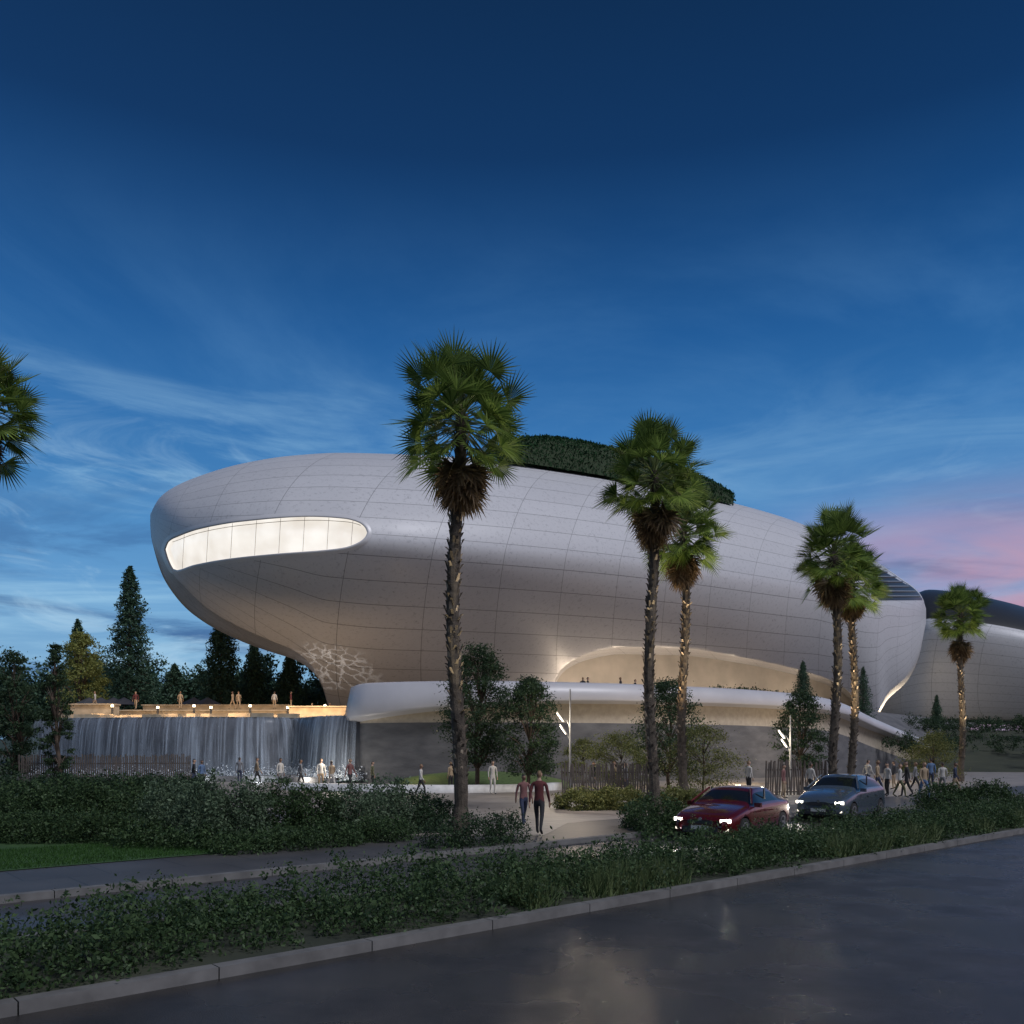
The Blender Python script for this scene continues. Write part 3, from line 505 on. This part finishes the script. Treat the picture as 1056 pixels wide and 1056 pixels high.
for u,d,p_ in ((430,53,110),(640,54,260),(760,58,420),(850,66,360),(930,62,200)): lamp('plaza_lamp','POINT',(*XY(u,d),2.2),p_,(1,.8,.55),.3)
lamp('plaza_lamp','POINT',(*XY(600,33),3.2),190,(1,.8,.6),.3); lamp('plaza_lamp','POINT',(*XY(345,50),2.0),150,(1,.88,.7),.3)
# ---------- car
def car(name,u,d,hd,paint,Ht=1.47,suv=False):
    x,y=XY(u,d); o=empty(name,(x,y,.004),math.atan2(hd[1],hd[0])+math.pi)  # local: front at -x
    k=Ht/1.47; st=[(0.0,.62,.34,.60,.64,.45),(.08,.80,.24,.68,.73,.66),(.4,.90,.19,.78,.85,.76),(.85,.925,.18,.86,.95,.77),(1.22,.93,.18,.93,1.0,.76),(1.32,.93,.18,.945,1.06,.74),(1.98,.93,.18,.97,1.41,.61),(2.15,.93,.18,.975,1.45,.6),(2.7,.93,.18,.985,1.47,.59),(3.2,.93,.18,.99,1.44,.59),(3.4,.93,.18,.995,1.41,.6),(4.05,.92,.19,1.0,1.16 if not suv else 1.33,.62),(4.3,.9,.2,.99,1.04 if not suv else 1.12,.68),(4.5,.86,.26,.92,.97,.68),(4.58,.7,.38,.8,.86,.5)]
    V=[];L2=2.29
    for (sx,hw,zb,zbelt,zr,hr) in st:
        half=[(0,zb),(hw*.9,zb),(hw*.99,zb+.12),(hw,.5),(hw*.985,zbelt-.05),(hw*.95,zbelt),(hr+(hw*.95-hr)*.12,zr-.1 if zr-zbelt>.2 else zbelt+(zr-zbelt)*.5),(hr,zr-.03),(hr*.5,zr+.005)]
        ring=half+[(0,zr+.01)]+[(-a,b_) for a,b_ in half[:0:-1]]
        V+=[(sx-L2,a,b_*k if b_>.5 else b_) for a,b_ in ring]
    R=18;Fc=[];mi=[]
    for i in range(len(st)-1):
        for j in range(R):
            Fc.append((i*R+j,i*R+(j+1)%R,(i+1)*R+(j+1)%R,(i+1)*R+j)); g=0
            if j in(5,12) and 5<=i<=10: g=1
            if j in(7,8,9,10) and (i==5 or i in(10,11)): g=1
            if j in (6,11) and i==5: g=1
            mi.append(g)
    Fc+=[tuple(range(R)),tuple(range((len(st)-1)*R,len(st)*R))[::-1]]; mi+=[0,0]
    M_p,n,l,bs=newmat(name+'_paint'); bs.inputs['Base Color'].default_value=(*paint,1); bs.inputs['Metallic'].default_value=.5; bs.inputs['Roughness'].default_value=.25; bs.inputs['Coat Weight'].default_value=1
    M_g=mat('car_glass',(.01,.012,.015),(.008,.01,.012),rough=.05)
    ob=obj('body',V,Fc,[M_p,M_g,M_dark],o,True,mi); sm=ob.modifiers.new('s','SUBSURF'); sm.levels=sm.render_levels=2
    cut=B()
    for wx in (-L2+.86,L2-.86):
        for sy in(-1,1): cut.cyl((wx,sy*.85,.34),.38,.5,28,'Y',2)
    cc=cut.out('cut',[M_dark,M_dark,M_dark]); cc.parent=o; bm=ob.modifiers.new('b','BOOLEAN'); bm.object=cc; bm.operation='DIFFERENCE'; bm.solver='EXACT'
    bpy.context.view_layer.update(); dg=bpy.context.evaluated_depsgraph_get(); me=bpy.data.meshes.new_from_object(ob.evaluated_get(dg)); ob.modifiers.clear(); ob.data=me; bpy.data.objects.remove(cc)
    w=B()
    for wx in (-L2+.86,L2-.86):
        for sy in(-1,1):
            c=(wx,sy*.82,.335); w.cyl(c,.335,.21,28,'Y',0); w.cyl((wx,sy*.925,.335),.235,.02,24,'Y',1); w.cyl((wx,sy*.935,.335),.2,.02,24,'Y',0)
            for q in range(5):
                a=q*1.2566; w.box((wx+.1*math.cos(a),sy*.945,.335+.1*math.sin(a)),(.2 if abs(math.cos(a))>.5 else .06,.025,.06 if abs(math.cos(a))>.5 else .2),0,1)
            w.cyl((wx,sy*.95,.335),.05,.03,12,'Y',1)
    w.out('wheels',[mat('tyre_rubber',(.02,.02,.02),rough=.8),mat('alloy',(.45,.45,.47),rough=.3,metal=.8)],o)
    t=B()
    t.box((-L2+.03,0,.38),(.12,1.0,.16),0,0); t.box((-L2+.0,0,.585*k),(.1,.7,.09),0,0)
    for sy in(-1,1):
        t.box((-L2+.13,sy*.66,.625*k),(.16,.28,.085),sy*-.45,1); t.box((-L2+.10,sy*.66,.39),(.1,.2,.06),sy*-.4,2); t.box((L2-.12,sy*.68,.82*k),(.14,.26,.09),sy*.4,3)
        t.box((-L2+1.55,sy*1.0,.99*k),(.12,.18,.12),0,4); t.tube([(-L2+1.35,sy*.9,1.03*k),(-L2+1.98,sy*.62,1.42*k)],[.03,.03],5,4)
        t.box((-L2+2.55,sy*.79,1.2*k),(.07,.03,.4*k),0,0,0)
        t.box((-L2+2.3,sy*.945,.78*k),(.16,.03,.03),0,4); t.box((-L2+3.2,sy*.945,.78*k),(.16,.03,.03),0,4)
    t.box((-L2-.03,0,.44),(.02,.5,.11),0,5); t.cyl((-L2+.0,0,.66*k),.05,.03,12,'X',6)
    t.out('trim',[M_dark,mat('headlight',(1,1,.95),emis=(1,.93,.8),estr=9),mat('fog_light',(1,1,.9),emis=(1,.9,.7),estr=1.5),mat('tail_light',(.5,.01,.01),emis=(1,.05,.02),estr=1),M_p,mat('number_plate',(.6,.6,.55)),mat('chrome',(.6,.6,.6),rough=.2,metal=1)],o)
    for sy in(-.66,.66):
        M_=o.matrix_basis; p=M_@Vector((-L2-.1,sy,.62)); q=M_@Vector((-L2-9,sy,0)); lamp('headlamp','SPOT',p,140,(1,.93,.8),.05,q,70,.7)
car('red_car',757,25.2,(-.6,-.8),(.12,.008,.012)); car('blue_car',868,31.5,(-.64,-.77),(.1,.13,.17),1.62,True)
# ---------- people
def basebody(st,armL=0,armR=0):
    J=[((0,0,.94),.145,.1),((0,0,1.1),.12,.09),((0,0,1.28),.155,.105),((0,0,1.42),.12,.08),((0,0,1.5),.052,.052),((0,0,1.6),.06,.06)];E=[(0,1),(1,2),(2,3),(3,4),(4,5)]
    def ad(p,r,par): J.append((p,r,r)); E.append((par,len(J)-1)); return len(J)-1
    for s,f in((1,st),(-1,-st)):
        h=ad((s*.09,0,.88),.088,0); kn=ad((s*.1,-.28*f-.03,.5+.02*abs(f)),.06,h); an=ad((s*.1,-.42*f+(.06 if f<0 else 0),.1+(.08 if f<0 else 0)),.04,kn); ad((s*.11,-.42*f-.17+(.04 if f<0 else 0),.045+(.01 if f<0 else 0)),.036,an)
    for s,f in((1,-st+armL),(-1,st+armR)):
        sh=ad((s*.185,0,1.4),.056,3); el=ad((s*.235,-.1*f+.02,1.13),.042,sh); wr=ad((s*.245,-.28*f-.05,.9),.028,el); pm=ad((s*.245,-.33*f-.06,.83),.032,wr)
        for q,(dy,ln) in enumerate(((-.03,.07),(-.01,.085),(.01,.08),(.028,.062))): ad((s*(.243-.006*q),-.36*f-.06+dy,.83-ln-.01),.009,pm)
        ad((s*.225,-.36*f-.105,.80),.01,pm)
    me=bpy.data.meshes.new('b'); me.from_pydata([j[0] for j in J],E,[]); ob=bpy.data.objects.new('b',me); link(ob); ob.modifiers.new('k','SKIN'); sv=me.skin_vertices[0].data
    for i,j in enumerate(J): sv[i].radius=(j[1],j[2]); sv[i].use_root=(i==0)
    q=ob.modifiers.new('s','SUBSURF'); q.levels=q.render_levels=1
    bpy.context.view_layer.update(); e_=ob.evaluated_get(bpy.context.evaluated_depsgraph_get()).data; V=[tuple(v.co) for v in e_.vertices]; Fc=[tuple(p.vertices) for p in e_.polygons]; bpy.data.objects.remove(ob)
    n1,n2=14,12;o=len(V);mi=[]
    for f in Fc:
        c=sum((Vector(V[i]) for i in f),Vector())/len(f)
        mi.append(0 if c.z<.085 and abs(c.x)<.2 else 3 if (c.z>1.485 or (abs(c.x)>.2 and c.z<.9)) else 1 if c.z<.95 and abs(c.x)<.21 else 2)
    for i in range(n1+1):
        a=math.pi*i/n1
        for j in range(n2):
            t=2*math.pi*j/n2; r=math.sin(a); X_=.076*r*math.cos(t); Y_=.095*r*math.sin(t); Z_=.118*math.cos(a)
            if Z_<0: X_*=1+Z_*1.8; Y_*=1+Z_*1.2
            if Y_<-.08 and -.05<Z_<.01: Y_-=.022
            if abs(X_)>.07 and abs(Z_)<.03: X_*=1.12
            V.append((X_,Y_-.015,1.645+Z_))
    for i in range(n1):
        for j in range(n2):
            f=(o+i*n2+j,o+i*n2+(j+1)%n2,o+(i+1)*n2+(j+1)%n2,o+(i+1)*n2+j); Fc.append(f); c=sum((Vector(V[q]) for q in f),Vector())/4; mi.append(4 if (c.z>1.70 or (c.y>.01 and c.z>1.6)) else 3)
    for sx in(-1,1):
        o=len(V); V+=[(sx*.03-.012,-.108,1.655),(sx*.03+.012,-.108,1.655),(sx*.03+.012,-.108,1.663),(sx*.03-.012,-.108,1.663)]; Fc.append((o,o+1,o+2,o+3)); mi.append(4)
    o=len(V); V+=[(-.025,-.104,1.592),(.025,-.104,1.592),(.02,-.105,1.6),(-.02,-.105,1.6)]; Fc.append((o,o+1,o+2,o+3)); mi.append(2)
    return V,Fc,mi
POSE={'stand':basebody(.05),'walk':basebody(.55),'walk2':basebody(-.6),'wide':basebody(.15,.25,.3)}
skin=[mat('skin_a',(.42,.26,.18)),mat('skin_b',(.2,.11,.07))]; hair=[mat('hair_a',(.03,.02,.015)),mat('hair_b',(.2,.12,.06))]; shoe=mat('shoes',(.03,.03,.03))
cl={k:mat('cloth_'+k,c,rough=.85,scale=8,bump=.2,bscale=30) for k,c in dict(white=(.5,.48,.45),red=(.11,.025,.025),pink=(.2,.09,.085),navy=(.03,.04,.08),black=(.025,.025,.028),grey=(.2,.2,.21),tan=(.35,.26,.17),blue=(.1,.17,.3),olive=(.12,.12,.06)).items()}
def person(u,d,rz,pose,top,bot,h=1.75,z=.14):
    V,Fc,mi=POSE[pose]; x,y=XY(u,d); me_=[shoe,cl[bot],cl[top],random.choice(skin),random.choice(hair)]
    o=obj('person',V,Fc,me_,None,True,mi); o.location=(x,y,z); k=h/1.76; o.scale=(k,k,k); o.rotation_euler=(0,0,rz)
person(556,24.2,2.9,'walk','red','black',1.8); person(540,27.5,.3,'walk2','pink','navy',1.6); person(508,45,0.4,'stand','white','white',1.75); person(434,43,1.5,'walk','white','black',1.6)
for u,d,rz,ps,a_,b_ in [(289,50,1,'stand','white','grey'),(265,55,2,'walk','tan','black'),(247,56,3,'stand','grey','navy'),(331,50,.5,'wide','white','tan'),(342,49.5,4,'walk','tan','white'),(361,48,1,'walk2','pink','black'),(200,50.5,2,'walk','black','navy'),(208,50.8,1,'stand','blue','black'),(905,44,1,'walk','tan','navy'),(915,43,5,'stand','white','black'),(928,42,1.4,'walk2','white','olive'),(935,42.5,4.4,'walk','black','black'),(953,40,.2,'walk','tan','blue'),(808,41,1,'stand','pink','tan'),(836,42,2,'walk','white','black'),(633,45,2,'walk','tan','black'),(645,44,1,'stand','grey','navy'),(972,45,3,'walk','white','grey'),(384,49,2,'stand','olive','black'),(895,48,2,'walk','white','navy'),(922,50,4,'stand','black','tan'),(944,47,1,'walk2','grey','black'),(960,50,3,'stand','blue','navy'),(612,46,1,'walk','black','grey'),(772,44,2,'stand','white','black'),(985,44,1,'walk','navy','tan'),(465,48,4,'stand','tan','black'),(310,52,2,'walk','grey','black')]: person(u,d,rz,ps,a_,b_,random.uniform(1.6,1.82))
for u in (601,606,655,640,700): person(u,66 if u>650 else 64,random.uniform(0,6),'stand','black','black',1.7,6.0)
for u in (98,140,186,240,246,283,300,322,340): person(u,82,random.uniform(0,6),random.choice(['stand','walk']),random.choice(['tan','white','red']),'tan',1.7,5.0 if u>300 else 6.1)
for u in (92,104,117,128,200,214):
    x,y=XY(u,90); o=empty('parasol',(x,y,4.6)); b=B(); b.tube([(0,0,0),(0,0,2.7)],[.04,.04],6); V=[(0,0,3.1)]+[(1.6*math.cos(k*math.pi/4),1.6*math.sin(k*math.pi/4),2.3) for k in range(8)]; b.add(V,[(0,1+k,1+(k+1)%8) for k in range(8)],1); b.out('canopy',[M_dark,mat('canvas',(.06,.06,.07))],o)
# ---------- camera
cam=bpy.data.cameras.new('camera'); co=bpy.data.objects.new('camera',cam); link(co); co.location=(0,0,CH); co.rotation_euler=(math.pi/2,0,0); cam.sensor_width=36; cam.lens=36*F/1056; cam.shift_y=(CY-528)/1056; cam.clip_end=6000
bpy.context.scene.camera=co
sc_=bpy.context.scene; sc_.view_settings.view_transform='Standard'; sc_.view_settings.look='None'; sc_.view_settings.exposure=0
